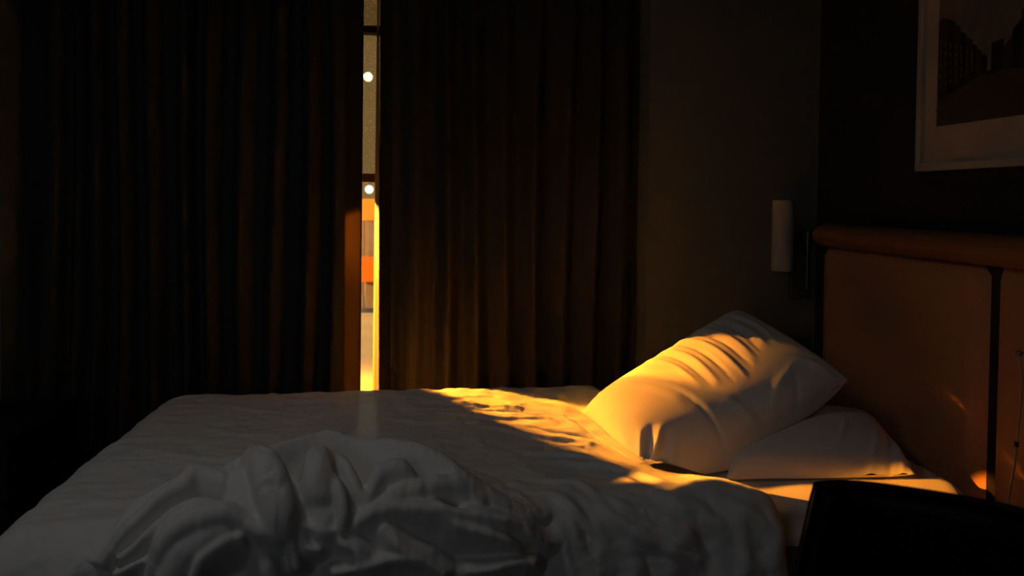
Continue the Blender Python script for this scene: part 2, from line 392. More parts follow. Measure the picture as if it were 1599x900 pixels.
# duvet ---------------------------------------------------------------
HEAD = np.array([(1.70, .81), (1.80, .80), (1.86, .74), (1.90, .66), (1.95, .585), (2.02, .57), (2.10, .60), (2.3, .62), (2.9, .62)])   # head edge: x as a function of y
ZD = .645
def strokes_h(X, Y, strokes):
    H = np.zeros_like(X)
    for pts, z0, wd, amp in strokes:
        P = np.array([at(p[0], p[1], z=z0)[:2] for p in pts]); P = smooth_path(P, 4); n = len(P)-1
        best = np.full_like(X, 9.); tt = np.zeros_like(X)
        for i in range(n):
            d, t = seg_dist(X, Y, P[i], P[i+1]); m = d < best; best[m] = d[m]; tt[m] = ((i+t)/n)[m]
        H += 1.35*amp*np.exp(-(best/wd)**2)*np.sin(np.pi*np.clip(.08+tt*.84, 0, 1))**.6
    return H
DST = [  # wrinkle crests (+) and furrows (-) across the sunlit part, running to the pillow's near corner
 ([(640, 628), (725, 640), (800, 646), (863, 655), (945, 676), (985, 720)], ZD, .012, .007),
 ([(725, 646), (808, 652), (870, 663), (945, 686)], ZD, .009, -.008),
 ([(690, 655), (794, 662), (870, 665), (960, 700)], ZD, .012, .006),
 ([(800, 672), (857, 680), (931, 690), (970, 705)], ZD, .010, -.007),
 ([(760, 676), (840, 690), (920, 700), (975, 722)], ZD, .012, .007),
 ([(850, 704), (910, 706), (975, 728)], ZD, .009, -.005),
 ([(830, 716), (900, 722), (985, 738)], ZD, .012, .007),
 ([(880, 730), (930, 738), (1000, 752), (1060, 768)], ZD, .016, .010),
 ([(640, 612), (680, 622), (700, 632), (760, 628)], ZD, .018, .008),
 ([(700, 612), (740, 620), (800, 628), (850, 640)], ZD, .016, .006),
 ([(520, 640), (505, 655), (470, 665)], ZD, .015, .006), ([(600, 660), (660, 672), (740, 668)], ZD, .016, .005),
 ([(350, 640), (420, 652), (480, 650)], ZD, .014, .004), ([(230, 712), (320, 725), (380, 722)], ZD, .014, .004),
 ([(330, 675), (380, 690), (440, 684)], ZD, .018, .005), ([(100, 780), (190, 790), (260, 770)], ZD, .02, .004),
 ([(860, 758), (905, 765), (940, 785)], ZD, .010, .007), ([(790, 770), (850, 800), (870, 815)], ZD, .016, .008),
 ([(1040, 778), (1090, 768), (1150, 768), (1210, 785)], ZD, .022, .016),
]
XF = -.84; DYA, DYB = 1.80, 2.86
def duvet_base(X, T):
    """smooth top of the duvet for plan position X and running length T: point, normal, overshoots"""
    yn = DYA+.05+slope*(X-.87)*1.6; yf = DYB-.05+slope*(X-.2)*.8
    b = np.maximum(yn-T, 0); c = np.maximum(T-yf, 0); a = np.maximum((XF+.09)-X, 0)
    o = np.hypot(a, np.maximum(b, c)); sg = np.where(b > c, -1, 1)
    Rr = .10; th = np.clip(o/Rr, 0, 1.32); rest = np.maximum(o-Rr*1.32, 0)
    hor = Rr*np.sin(th)+rest*math.cos(1.32); ver = Rr*(1-np.cos(th))+rest*math.sin(1.32)
    on = np.where(o > 1e-6, o, 1)
    Xn = np.where(a > 0, XF+.09, X)-hor*a/on
    Yn = np.where(b > 0, yn, np.where(c > 0, yf, T))+sg*hor*np.maximum(b, c)/on
    N = np.stack([-np.sin(th)*a/on, sg*np.sin(th)*np.maximum(b, c)/on, np.cos(th)], -1)
    return np.stack([Xn, Yn, ZD-ver], -1), N, a, b, c, yn, yf
MV = np.array([list(rt), list(up), list(-fwd)])
def pix(P):
    q = (P-np.array(CAM))@MV.T; k = FPX/np.maximum(-q[..., 2], .05)
    return 800+q[..., 0]*k, PPY-q[..., 1]*k
def px_ridges(px, py, rid):
    H = np.zeros_like(px)
    for pts, wd, amp in rid:
        P = smooth_path(pts, 4); n = len(P)-1; best = np.full_like(px, 1e4); tt = np.zeros_like(px)
        for i in range(n):
            d, t = seg_dist(px, py, P[i], P[i+1]); m = d < best; best[m] = d[m]; tt[m] = ((i+t)/n)[m]
        H += amp*np.exp(-(best/wd)**2)*np.sin(np.pi*np.clip(.06+tt*.88, 0, 1))**.6
    return H
NEAR = [([(760, 768), (800, 788), (846, 814)], 9, .014), ([(860, 776), (900, 806), (922, 830)], 8, .012), ([(905, 800), (915, 835), (925, 880)], 12, -.012),
 ([(940, 800), (985, 828), (1030, 850), (1085, 878)], 9, .015), ([(1010, 800), (1050, 822), (1090, 850)], 10, .011), ([(1040, 790), (1090, 800), (1130, 830)], 12, .012),
 ([(1120, 790), (1165, 805), (1200, 835), (1205, 880)], 12, .013), ([(1080, 815), (1100, 850), (1110, 895)], 12, -.012), ([(1150, 830), (1160, 860), (1160, 900)], 11, .012),
 ([(960, 790), (975, 800), (1000, 806)], 8, .010), ([(820, 780), (835, 800), (850, 840)], 9, -.010), ([(870, 830), (880, 860), (890, 899)], 10, .010),
 ([(990, 856), (1010, 880), (1020, 900)], 10, -.010), ([(1195, 800), (1215, 830), (1214, 870)], 9, .010), ([(780, 765), (795, 772), (790, 782)], 7, -.010)]
def duvet_disp(X, T):
    xh = np.interp(np.clip(T, 1.75, 2.9), HEAD[:, 0], HEAD[:, 1])
    B, N, a, b, c, yn, yf = duvet_base(X, T)
    px, py = pix(B)
    crown = .010*np.sin(np.clip((T-yn)/(yf-yn), 0, 1)*math.pi)*np.clip(1-np.abs(X+.1)*.8, .2, 1)
    und = .010*fbm(X*2.2, T*2.6, 11)
    wr = .0065*ridged(X*5.5+T*1.5+fbm(X*3, T*3, 4), T*8.5-X*1.5, 21)+.0030*ridged(X*15+fbm(X*5, T*5, 9)*2, T*13, 31)
    H = strokes_h(X, T, DST)*np.clip(1-b/.05, 0, 1)+px_ridges(px, py, NEAR)*np.clip((T-1.4)/.1, 0, 1)
    drp = np.clip(b/.12, 0, 1)
    folds = drp*(.012*np.sin(X*22+2.2*np.sin(X*5.3)+T*3)+.006*np.sin(X*51+1.7*np.sin(X*13)-T*9))*np.clip(b/.3, .2, 1)
    mott = np.clip((b+.03)/.1, 0, 1)*.006*ridged(X*10+T*9, T*9-X*6, 41)
    e_ = np.clip((xh-X)/.035, 0, 1); rim_ = np.sqrt(np.clip(1-(1-e_)**2, 0, 1))
    D = crown*(1-drp)+und+wr+H+folds+mott-(1-rim_)*(ZD-ZS-.004)
    flat = np.clip((X-.44)/.05, 0, 1)*np.clip((T-1.98)/.06, 0, 1)*np.clip((2.72-T)/.06, 0, 1)
    D = D*(1-flat)+np.minimum(D, .003)*flat
    return B, N, D, a, b, c, yn, yf
def duvet():
    nx, ny = 380, 300
    foot_o, near_o, far_o = .30, .40, .10
    s = np.linspace(-.0, 1, nx); t = np.linspace(DYA-near_o, DYB+far_o, ny)
    S, T = np.meshgrid(s, t, indexing='ij')
    xh = np.interp(np.clip(T, 1.75, 2.9), HEAD[:, 0], HEAD[:, 1])
    X = xh+(XF-foot_o-xh)*S
    B, N, D, a, b, c, yn, yf = duvet_disp(X, T)
    P = B+N*D[..., None]
    P[..., 2] = np.where((P[..., 0] > -.80) & (b <= 0) & (c <= 0), np.maximum(P[..., 2], ZS+.006), P[..., 2])
    return P, D
DP, DD = duvet()
dv = mesh_obj('duvet', DP.reshape(-1, 3), grid_faces(*DP.shape[:2]), LINEN2)
tag(dv, 'white duvet spread over the bed, sunlit streak crossing its far side', 'duvet')
s_ = dv.modifiers.new('thick', 'SOLIDIFY'); s_.thickness = .006; s_.offset = -1

# crumpled heap of cover in the foreground: rounded fold crests joined by sharp valleys, laid over the duvet
S_ = .00139      # metres per pixel at the heap
PILE = [  # (fold crest as pixel path with height over the heap's body, radius start/end in pixels, flank slope)
 ([(345, 705, .020), (373, 698, .036), (440, 688, .046), (480, 683, .050), (517, 679, .056), (547, 683, .054), (587, 691, .050), (640, 706, .044), (680, 722, .038), (720, 739, .030), (747, 753, .022), (800, 778, .008), (850, 795, .0)], 10, 13, 2.6),
 ([(399, 718, .040), (410, 732, .060), (420, 750, .076), (428, 770, .078), (436, 797, .072), (433, 822, .050)], 26, 31, 3.0),
 ([(372, 738, .026), (378, 760, .026), (386, 785, .018)], 22, 18, 1.8),
 ([(504, 717, .038), (500, 732, .062), (497, 750, .070), (500, 768, .058)], 24, 27, 3.4),
 ([(508, 717, .038), (531, 722, .042), (547, 742, .042), (557, 760, .036), (566, 780, .020)], 9, 10, 2.4),
 ([(517, 756, .050), (530, 778, .054), (536, 804, .046), (532, 825, .030)], 11, 10, 2.2),
 ([(500, 765, .040), (505, 800, .030), (503, 826, .026)], 24, 24, 1.5),
 ([(451, 752, .022), (468, 753, .028), (478, 766, .020)], 11, 11, 2.2),
 ([(447, 770, .030), (452, 800, .026), (454, 847, .020), (459, 888, .012)], 7, 8, 2.2),
 ([(464, 800, .020), (469, 830, .018), (470, 860, .008)], 7, 7, 2.0),
 ([(450, 805, .016), (480, 822, .022), (500, 829, .022), (518, 828, .024)], 5, 5, 1.8),
 ([(472, 846, .010), (480, 856, .016), (494, 860, .012)], 6, 6, 1.8),
 ([(528, 836, .018), (536, 850, .024), (546, 858, .014)], 7, 7, 2.0),
 ([(558, 752, .020), (563, 768, .030), (572, 778, .024)], 8, 7, 1.8),
 ([(572, 779, .024), (592, 748, .046), (608, 740, .054), (629, 740, .050), (646, 748, .022)], 9, 12, 2.2),
 ([(590, 792, .026), (616, 773, .034), (653, 761, .038), (707, 752, .038), (735, 754, .030), (752, 768, .012)], 12, 15, 1.7),
 ([(540, 824, .018), (570, 806, .032), (600, 795, .038), (653, 794, .040), (696, 798, .040), (740, 804, .036), (779, 813, .032), (815, 818, .026), (835, 833, .018), (860, 852, .006)], 11, 7, 1.2),
 ([(700, 808, .030), (722, 822, .034), (756, 833, .032), (790, 846, .026), (812, 857, .012)], 6, 5, 1.2),
 ([(600, 826, .022), (622, 852, .026), (654, 874, .018)], 14, 14, 1.0),
 ([(543, 832, .016), (556, 858, .018), (566, 882, .012)], 13, 16, 1.0),
 ([(522, 899, .004), (568, 888, .012), (608, 876, .018), (653, 874, .020), (690, 900, .008)], 7, 7, 1.4),
 ([(738, 899, .0), (779, 892, .012), (808, 882, .016), (836, 883, .010)], 6, 6, 1.4),
 ([(149, 876, .004), (172, 846, .018), (200, 815, .028), (245, 778, .034), (285, 752, .036), (308, 735, .034), (345, 741, .026)], 7, 13, 2.4),
 ([(184, 868, .010), (228, 831, .026), (260, 808, .034), (287, 794, .038), (313, 788, .038), (345, 792, .026)], 8, 12, 2.2),
 ([(175, 899, .0), (205, 880, .008), (240, 868, .014)], 6, 6, 1.6),
 ([(235, 899, .018), (258, 850, .050), (287, 826, .062), (327, 814, .066), (356, 811, .064), (382, 821, .048), (407, 832, .042), (425, 840, .034)], 17, 12, 1.5),
 ([(265, 899, .038), (285, 862, .048), (325, 836, .052), (350, 828, .050)], 30, 24, 1.2),
 ([(304, 899, .040), (319, 872, .048), (353, 850, .050), (376, 842, .046)], 9, 9, 1.8),
 ([(402, 850, .012), (412, 872, .012), (418, 900, .010)], 14, 18, 1.2),
 ([(246, 714, .0), (252, 724, .012), (275, 736, .014)], 6, 6, 1.6),
]
def heap():
    nx, ny = 460, 330
    x = np.linspace(-.80, .56, nx); t = np.linspace(1.42, 2.06, ny); X, T = np.meshgrid(x, t, indexing='ij')
    B, N, DB, a, b, c, yn, yf = duvet_disp(X, T)

    # outline of the heap on the duvet, soft body inside it
    xl = np.interp(T, [1.40, 1.62, 1.72, 1.80, 1.86, 1.92], [-.72, -.665, -.60, -.50, -.40, -.30])
    xr = np.interp(T, [1.40, 1.60, 1.72, 1.80, 1.86, 1.92], [.50, .46, .38, .28, .16, .02])
    def ss(v): v = np.clip(v, 0, 1); return v*v*(3-2*v)
    body = .080*ss((X-xl+.01)/.15)*ss((xr-X)/.30)*ss((1.955+.02*np.cos((X+.2)*4)-T)/.085)
    B = B+N*(DB*(1-.85*ss(body/.05))+.0035)[..., None]
    C = B+N*(body+.026*ss(body/.04))[..., None]; px, py = pix(C)
    px = px+5*fbm(X*9, T*9, 51); py = py+5*fbm(X*9, T*9, 61)
    H = np.full_like(X, -.055)
    for pts, r0, r1, sl in PILE:
        P = smooth_path(pts, 5); n = len(P)-1; best = np.full_like(X, -9.)
        for i in range(n):
            d, tt = seg_dist(px, py, P[i], P[i+1]); d = d*S_; z = P[i][2]*(1-tt)+P[i+1][2]*tt; r = (r0+(r1-r0)*((i+tt)/n))*S_
            dc = r*sl/math.sqrt(1+sl*sl)
            prof = np.where(d < dc, np.sqrt(np.maximum(r*r-d*d, 0))-r, (np.sqrt(np.maximum(r*r-dc*dc, 0))-r)-(np.maximum(d, dc)-dc)*sl)
            best = np.maximum(best, z+prof)
        k = 200.; m = np.maximum(H, best); H = m+np.log(np.exp(np.maximum((H-m)*k, -60))+np.exp(np.maximum((best-m)*k, -60)))/k
    H += px_ridges(px, py, [([(440, 712), (470, 702), (517, 699), (570, 702), (610, 712), (660, 728), (700, 744)], 9, -.026), ([(180, 852), (240, 798), (290, 772), (335, 764)], 7, -.018),
        ([(466, 735), (463, 748)], 8, -.04), ([(558, 730), (590, 728)], 6, -.02), ([(690, 776), (710, 782), (730, 790)], 9, -.025), ([(405, 726), (412, 733), (420, 736)], 4, -.008), ([(405, 768), (420, 768), (432, 764)], 3, -.006), ([(404, 785), (425, 782), (440, 790)], 4, -.008)])
    H += .0020*ridged(X*19+T*15, T*14-X*17, 95)*np.clip(fbm(X*5, T*5, 97)*2+.6, 0, 1)
    H += .0026*fbm(X*22, T*22, 71)+.0045*ridged(X*13+fbm(X*6, T*6, 1)*2, T*13+X*4, 81)+.0018*ridged(X*34+fbm(X*9, T*9, 2)*2, T*30-X*9, 91)
    edge = ss((X-xl+.035)/.05)*ss((xr+.10-X)/.12)*ss((2.0-T)/.03)
    Hn = body+np.where(H > 0, H, H*ss(body/.05))
    Hn = np.maximum(Hn*edge, 0)-.0015*(1-edge)
    for _ in range(1):
        Hn[1:-1, 1:-1] = .5*Hn[1:-1, 1:-1]+.125*(Hn[2:, 1:-1]+Hn[:-2, 1:-1]+Hn[1:-1, 2:]+Hn[1:-1, :-2])
    V = (B+N*Hn[..., None]).reshape(-1, 3); K = (edge > .01).ravel()
    F = [f for f in grid_faces(nx, ny) if K[f[0]] and K[f[1]] and K[f[2]] and K[f[3]]]
    used = sorted({i for f in F for i in f}); mp = {i: k for k, i in enumerate(used)}
    return V[used], [[mp[i] for i in f] for f in F]
hv_, hf_ = heap()
hp = mesh_obj('crumpled_blanket', hv_, hf_, LINEN2)
tag(hp, 'crumpled white cover bunched into deep folds on the near side of the bed', 'blanket')

# pillows -------------------------------------------------------------
def creases(strk):
    def f(out, u, v, n):
        h = np.zeros(u.shape[1:])
        for pts, wd, amp in strk:
            P = smooth_path(pts, 4); best = np.full(h.shape, 9.); tt = np.zeros(h.shape); N = len(P)-1
            for i in range(N):
                d, t = seg_dist(u[0]*.68, v[0]*.48, (P[i][0]*.68, P[i][1]*.48), (P[i+1][0]*.68, P[i+1][1]*.48))
                m = d < best; best[m] = d[m]; tt[m] = ((i+t)/N)[m]
            h += amp*np.exp(-(best/wd)**2)*np.sin(np.pi*np.clip(.05+tt*.9, 0, 1))**.7
        out[0] += n*h[..., None]; return out
    return f
Pu = inflate(.72, .54, 97, 73, .21, 3, press=1.0, shrink=.97, gather=.93)
UP = [([(.02, .02), (.08, .12), (.12, .26)], .010, .012), ([(.02, .02), (.13, .10), (.20, .22)], .009, .015), ([(.02, .03), (.10, .12), (.16, .25)], .007, -.014),
      ([(.02, .01), (.16, .05), (.25, .15)], .009, .011), ([(.02, .0), (.15, .08), (.22, .18)], .005, -.011), ([(.03, .06), (.05, .18), (.06, .34)], .007, .006),
      ([(.18, .80), (.26, .60), (.34, .40), (.39, .18), (.40, .04)], .0045, -.0060), ([(.20, .80), (.28, .60), (.36, .40), (.41, .2)], .007, .0035),
      ([(.34, .86), (.40, .62), (.43, .36)], .008, .007), ([(.39, .88), (.45, .64), (.47, .34)], .0055, -.008), ([(.43, .88), (.49, .62), (.50, .34)], .007, .007),
      ([(.49, .90), (.55, .62), (.555, .30)], .0055, -.008), ([(.53, .90), (.60, .62), (.61, .30)], .008, .009), ([(.60, .90), (.66, .62), (.66, .34)], .0050, -.008),
      ([(.64, .92), (.70, .62), (.70, .38)], .008, .007), ([(.72, .88), (.76, .62), (.75, .42)], .006, -.006), ([(.77, .85), (.80, .60), (.79, .42)], .008, .006), ([(.84, .80), (.86, .60), (.84, .42)], .008, .005),
      ([(.24, .52), (.30, .40), (.33, .30)], .010, .004), ([(.45, .30), (.52, .14), (.56, .04)], .010, .005), ([(.80, .3), (.88, .2), (.95, .05)], .010, .006), ([(.6, .06), (.7, .16), (.8, .2)], .012, .005), ([(.68, .03), (.75, .10), (.80, .2)], .007, -.005)]
A = at(985, 742, z=.63); B = at(902, 640, z=.672); C = at(1168, 481, Y=2.72); D = at(1345, 606, Y=2.18)
def upper_lift(out, u, v, n):
    out = creases(UP)(out, u, v, n)
    out[..., 2] -= .088*np.sin(np.pi*np.clip(u, 0, 1)**.5)*(1-v)**4*1.1
    out[..., 1] -= .030*np.sin(np.pi*np.clip(u, 0, 1))*(1-v)**2
    out[..., 2] = np.maximum(out[..., 2], np.interp(out[..., 0], [.60, .72], [.652, .608]))
    return out
Qu = bilinear_place(Pu, .72, .54, A, B, C, D, .78, .80, upper_lift, 1.6)
p1 = pillow_mesh('pillow', Qu, LINEN)
tag(p1, 'plump white pillow tilted on top of the other, crossed by the orange sunlight', 'pillow', 'white pillows at the head of the bed')
Pl = inflate(.66, .50, 81, 61, .17, 9, press=1.0, shrink=.98)
LOW = [([(.75, .02), (.82, .2), (.86, .4)], .012, .008), ([(.85, .02), (.90, .2), (.93, .4)], .010, -.008), ([(.93, .02), (.95, .25), (.97, .5)], .010, .007), ([(.6, .1), (.66, .3), (.7, .5)], .012, .005)]
def lower_lift(out, u, v, n):
    out = creases(LOW)(out, u, v, n)
    out[..., 2] -= np.clip(out[..., 2]-.66, 0, 1)*(.35*np.clip((u-.6)/.4, 0, 1)+.45*np.clip((.45-u)/.45, 0, 1))
    out[..., 2] = np.maximum(out[..., 2], .606)
    return out
Ql = bilinear_place(Pl, .66, .50, at(1118, 752, z=.605), at(1150, 662, z=.62), at(1375, 655, z=.65), at(1437, 750, z=.615), 1.1, .4, lower_lift)
from mathutils.bvhtree import BVHTree
bv = BVHTree.FromPolygons([Vector(v) for v in Qu.reshape(-1, 3)], grid_faces(97, 73)+grid_faces(97, 73, 97*73))
lo = Ql.reshape(-1, 3)
for i in range(len(lo)):
    h = bv.ray_cast(Vector((lo[i, 0], lo[i, 1], .3)), Vector((0, 0, 1)))
    if h[0] is not None and lo[i, 2] > h[0].z-.005: lo[i, 2] = max(h[0].z-.005, .603)
Ql = lo.reshape(Ql.shape)
p2 = pillow_mesh('pillow', Ql, LINEN)
tag(p2, 'flatter white pillow lying in shade beneath the tilted sunlit pillow', 'pillow', 'white pillows at the head of the bed')
# loose flange of the pillowcase at its open end, a strip between corners A and B
def flange():
    edge = Qu[0, 0]; n = len(edge); vs = []; m = 7
    side = np.array(A-D); side /= np.linalg.norm(side)
    for i in range(n):
        t = i/(n-1); wdt = .014+.045*t**.7
        for k in range(m):
            q = k/(m-1); p = edge[i]+side*wdt*q+np.array((0, .012*t*q, -.006*q*q+.018*t*q+.004*math.sin(i*.45)*q))
            p[2] = max(p[2], .654); vs.append(p)
    o = mesh_obj('pillowcase_flange', vs, grid_faces(n, m), LINEN, p1)
    s = o.modifiers.new('thick', 'SOLIDIFY'); s.thickness = .004; s.offset = 0
flange()

# ------------------------------------------------------------------ headboard
XH = 1.42
hb = empty('headboard', (XH, 2.0, 0)); tag(hb, 'brown upholstered headboard with rounded top rail behind the pillows', 'headboard')
ye = at(1283, 400, X=XH).y; yc0 = at(1531, 500, X=XH).y; yc1 = at(1548, 500, X=XH).y
zr1 = at(1283, 350, X=XH).z; zr0 = at(1290, 386, X=XH).z
print('HB', ye, yc0, yc1, zr0, zr1)
box('back_board', XH+.03, XR-.002, .9, ye, 0, zr1-.03, HBLACK, hb)
def pad(y0, y1):
    nx, ny = 30, 40; vs = []
    for i in range(nx):
        for j in range(ny):
            a, b = i/(nx-1), j/(ny-1)
            ea = min(1, min(a, 1-a)*(y1-y0)/.03); eb = min(1, min(b, 1-b)*1.1/.03)
            r = math.sqrt(max(0, 1-(1-ea)**2))*math.sqrt(max(0, 1-(1-eb)**2))
            vs.append((XH+.032-.034*r-.004*math.sin(math.pi*a)*math.sin(math.pi*b), y0+(y1-y0)*a, .1+(zr0-.1)*b))
    return mesh_obj('upholstered_panel', vs, grid_faces(nx, ny), HBM, hb)
pad(yc0, ye); pad(.95, yc1)
bm = bmesh.new(); n = 14; prof = []
zc, zh = (zr0+zr1)/2, (zr1-zr0)/2
for k in range(n+1):
    t = -math.pi/2+math.pi*k/n; prof.append((XH+.02-.055*math.cos(t), zc+zh*math.sin(t)))
prof = [(XR-.002, zr0)]+prof+[(XR-.002, zr1)]
rings = [[bm.verts.new((x, y, z)) for x, z in prof] for y in (.9, 1.3, 1.7, 2.1, 2.5, ye)]
for a_, b_ in zip(rings, rings[1:]):
    for k in range(len(prof)): bm.faces.new((a_[k], b_[k], b_[(k+1) % len(prof)], a_[(k+1) % len(prof)]))
bm.faces.new(rings[0]); bm.faces.new(rings[-1][::-1])
bm_obj('top_rail', bm, RAILM, hb, False)

# reading cord in front of the near panel
cpts = [at(1592, 552, X=XH-.03), at(1596, 600, X=XH-.032), at(1592, 650, X=XH-.032), at(1588, 694, X=XH-.03), at(1584, 730, X=XH-.032), at(1577, 770, X=XH-.030), at(1574, 800, X=XH-.030)]
cord = empty('light_pull_cord', cpts[0]); tag(cord, 'thin light-coloured cord with small metal knob hanging before the headboard near right edge', 'cord')
bm = bmesh.new(); add_tube(bm, [Vector(p) for p in smooth_path([tuple(c) for c in cpts], 5)], .0030, 8)
CORDM = mat('cord_fabric', (.55, .38, .22), .6); bm_obj('cord', bm, CORDM, cord, True)
bm = bmesh.new(); bmesh.ops.create_uvsphere(bm, u_segments=16, v_segments=10, radius=.007); bmesh.ops.translate(bm, verts=bm.verts, vec=Vector(cpts[0])); bm_obj('knob', bm, METAL, cord, True)
bm = bmesh.new(); add_tube(bm, [cpts[3]+Vector((0, 0, .006)), cpts[3]-Vector((0, 0, .006))], .005, 10); bm_obj('inline_bead', bm, WOODD, cord, True)
bm = bmesh.new(); add_tube(bm, [cpts[0], Vector((XH-.0068, cpts[0].y, cpts[0].z))], .003, 8); bm_obj('wall_peg', bm, METAL, cord, True)

cl = empty('added_pendant', (-.85, 1.40, ZC)); tag(cl, 'unseen drum pendant added over the foot half of the bed for fill light', 'pendant lamp')  # unseen shade added around the overhead fill lamp
bm = bmesh.new(); n = 32
rg = [[bm.verts.new((-.85+r_*math.cos(k*2*math.pi/n), 1.40+r_*math.sin(k*2*math.pi/n), z)) for k in range(n)] for (r_, z) in ((.29, 2.31), (.27, 2.31), (.27, 2.47), (.29, 2.48), (.29, 2.31))]
for P_, Q_ in zip(rg, rg[1:]):
    for k in range(n): bm.faces.new((P_[k], P_[(k+1) % n], Q_[(k+1) % n], Q_[k]))
bm.faces.new([rg[2][k] for k in range(n)]); bm_obj('lamp_shade', bm, CEILM, cl)
bm = bmesh.new(); add_tube(bm, [(-.85, 1.40, 2.47), (-.85, 1.40, ZC-.001)], .006, 8); bm_obj('cord', bm, WOODD, cl, True)
# ------------------------------------------------------------------ sconce
Ys = YW
sa = at(1234, 466, Y=Ys-.02); sb = at(1268, 360, Y=Ys-.02)
sconce = empty('wall_sconce', ((sa.x+sb.x)/2, Ys, sa.z)); tag(sconce, 'wall reading light with pale cylindrical shade on a tall metal plate, beside the headboard', 'wall lamp')
box('back_plate', sa.x, sb.x, Ys-.022, Ys-.001, sa.z, sb.z, METALD, sconce, .004)
x_ = at(1262, 400, Y=Ys-.03).x
box('chrome_strip', x_-.006, x_+.006, Ys-.034, Ys-.022, sa.z+.03, sb.z, METAL, sconce, .003)
c0, c1 = at(1221.5, 423, Y=2.90), at(1221.5, 313, Y=2.90); rr = (at(1237.5, 370, Y=2.90).x-at(1206, 370, Y=2.90).x)/2
bm = bmesh.new(); n = 40
for (ra, rb) in ((rr, rr),):
    ringsO = [[bm.verts.new((c0.x+r_*math.cos(k*2*math.pi/n), 2.90+r_*math.sin(k*2*math.pi/n), z)) for k in range(n)] for (r_, z) in ((rr-.003, c0.z+.004), (rr-.003, c0.z), (rr, c0.z), (rr, c1.z), (rr-.003, c1.z), (rr-.003, c1.z-.004))]
for P_, Q_ in zip(ringsO, ringsO[1:]):
    for k in range(n): bm.faces.new((P_[k], P_[(k+1) % n], Q_[(k+1) % n], Q_[k]))
bm.faces.new(ringsO[0][::-1]); bm.faces.new(ringsO[-1])
bm_obj('lamp_shade', bm, SHADEM, sconce, False)
bm = bmesh.new(); add_tube(bm, [(c0.x+rr-.004, 2.905, (c0.z+c1.z)/2-.06), (sa.x+.02, 2.93, (c0.z+c1.z)/2-.06), (sa.x+.03, Ys-.02, (c0.z+c1.z)/2-.06)], .008, 10); bm_obj('arm', bm, METALD, sconce, True)
for p in ((1245, 455), (1257.5, 458)):
    q = at(*p, Y=Ys-.03); bm = bmesh.new(); add_tube(bm, [(q.x, Ys-.022, q.z), (q.x, Ys-.034, q.z)], .0045, 12); bm_obj('switch_knob', bm, METAL, sconce, True)
q0, q1 = at(1233, 541, Y=Ys), at(1265, 522, Y=Ys)
so = empty('wall_socket', (q0.x, Ys, q0.z)); tag(so, 'flat dark wall socket plate low beside the headboard, under the sconce', 'socket')
box('plate', q0.x, q1.x, Ys-.008, Ys-.001, q0.z-.03, q1.z, mat('plastic_grey', (.10, .10, .095), .5), so, .002)
box('socket_face', q0.x+.012, q1.x-.012, Ys-.011, Ys-.008, q0.z-.02, q1.z-.008, mat('plastic_dark', (.05, .05, .05), .5), so, .002)

# ------------------------------------------------------------------ framed street picture on the right wall
XPF = XR-.030
yA = at(1428, 268, X=XPF).y; z0 = at(1428, 268, X=XPF).z; yB, z1 = yA-1.02, z0+.76
pic = empty('framed_picture', (XR, (yA+yB)/2, z0)); tag(pic, 'pale framed dark street photograph with wide mount hanging above the headboard', 'picture')
fw = .022
bm = bmesh.new()
for (a_, b_, c_, d_) in ((yB, yA, z0, z0+fw), (yB, yA, z1-fw, z1), (yA-fw, yA, z0+fw, z1-fw), (yB, yB+fw, z0+fw, z1-fw)):
    add_box(bm, XPF, XR-.001, a_, b_, c_, d_, .002, 1)
bm_obj('frame', bm, FRAMEW, pic)
box('mount', XR-.014, XR-.008, yB+fw, yA-fw, z0+fw, z1-fw, MATB, pic)
iy = at(1462, 198, X=XR-.016).y; iz = at(1462, 198, X=XR-.016).z; iy2 = yB+(yA-iy); iz2 = z1-(iz-z0)
GREY = {k: mat('print_'+k, c, .7, noise=(25, .35)) for k, c in dict(sky=(.17, .135, .12), road=(.060, .046, .042), dark=(.010, .008, .008), mid=(.035, .028, .026), lit=(.10, .08, .07)).items()}
pw, ph_ = iy-iy2, iz2-iz
vs, fs, mi = [], [], []; lay = [0]
def poly(pts, k, f=.60):
    pts = [(u*f, v*f) for u, v in pts]
    x = XR-.0145-lay[0]*.00005; lay[0] += 1; b = len(vs)
    for (u, v) in pts: vs.append((x, iy-u*pw, iz+v*ph_))
    fs.append(list(range(b, b+len(pts)))[::-1]); mi.append(k)
poly([(0, 0), (1, 0), (1, 1), (0, 1)], 0, 1)                       # sky
poly([(0, 0), (1.666, 0), (1.666, .30), (1, .38), (.6, .42), (.40, .42), (0, .24)], 1)       # road
for (u0, u1, h0, h1, k) in ((.0, .09, 1.0, .99, 3), (.085, .15, .99, .94, 2), (.14, .19, .93, .88, 3), (.185, .24, .84, .80, 2), (.235, .29, .78, .73, 3), (.285, .33, .70, .66, 2), (.325, .37, .64, .60, 3), (.365, .41, .58, .55, 2)):
    poly([(u0, .24+u0*.45), (u1, .24+u1*.45), (u1, h1), ((u0+u1)/2, h1+.025), (u0, h0)], k)
for (u0, u1, h0, h1, k) in ((.44, .53, .66, .67, 2), (.53, .60, .60, .68, 3), (.59, .66, .72, .80, 2), (.65, .74, .86, .92, 3), (.73, .85, .96, 1.0, 2), (.84, 1.0, 1, 1.1, 3), (1.0, 1.3, 1.2, 1.3, 2), (1.3, 1.666, 1.4, 1.5, 3)):
    poly([(u0, .41-max(0, u0-.55)*.25), (u1, .41-max(0, u1-.55)*.3), (u1, h1), (u0, h0)], k)
for r_ in range(5):
    for c_ in range(7):
        u = .02+c_*.045; top = .95-u*1.0; v = .34+u*.35+r_*(top-.36-u*.3)/5.4
        poly([(u, v), (u+.014, v+.004), (u+.014, v+.045), (u, v+.045)], 4)
poly([(.40, .40), (.44, .375), (.47, .38), (.47, .41), (.45, .425), (.41, .42)], 2)   # car
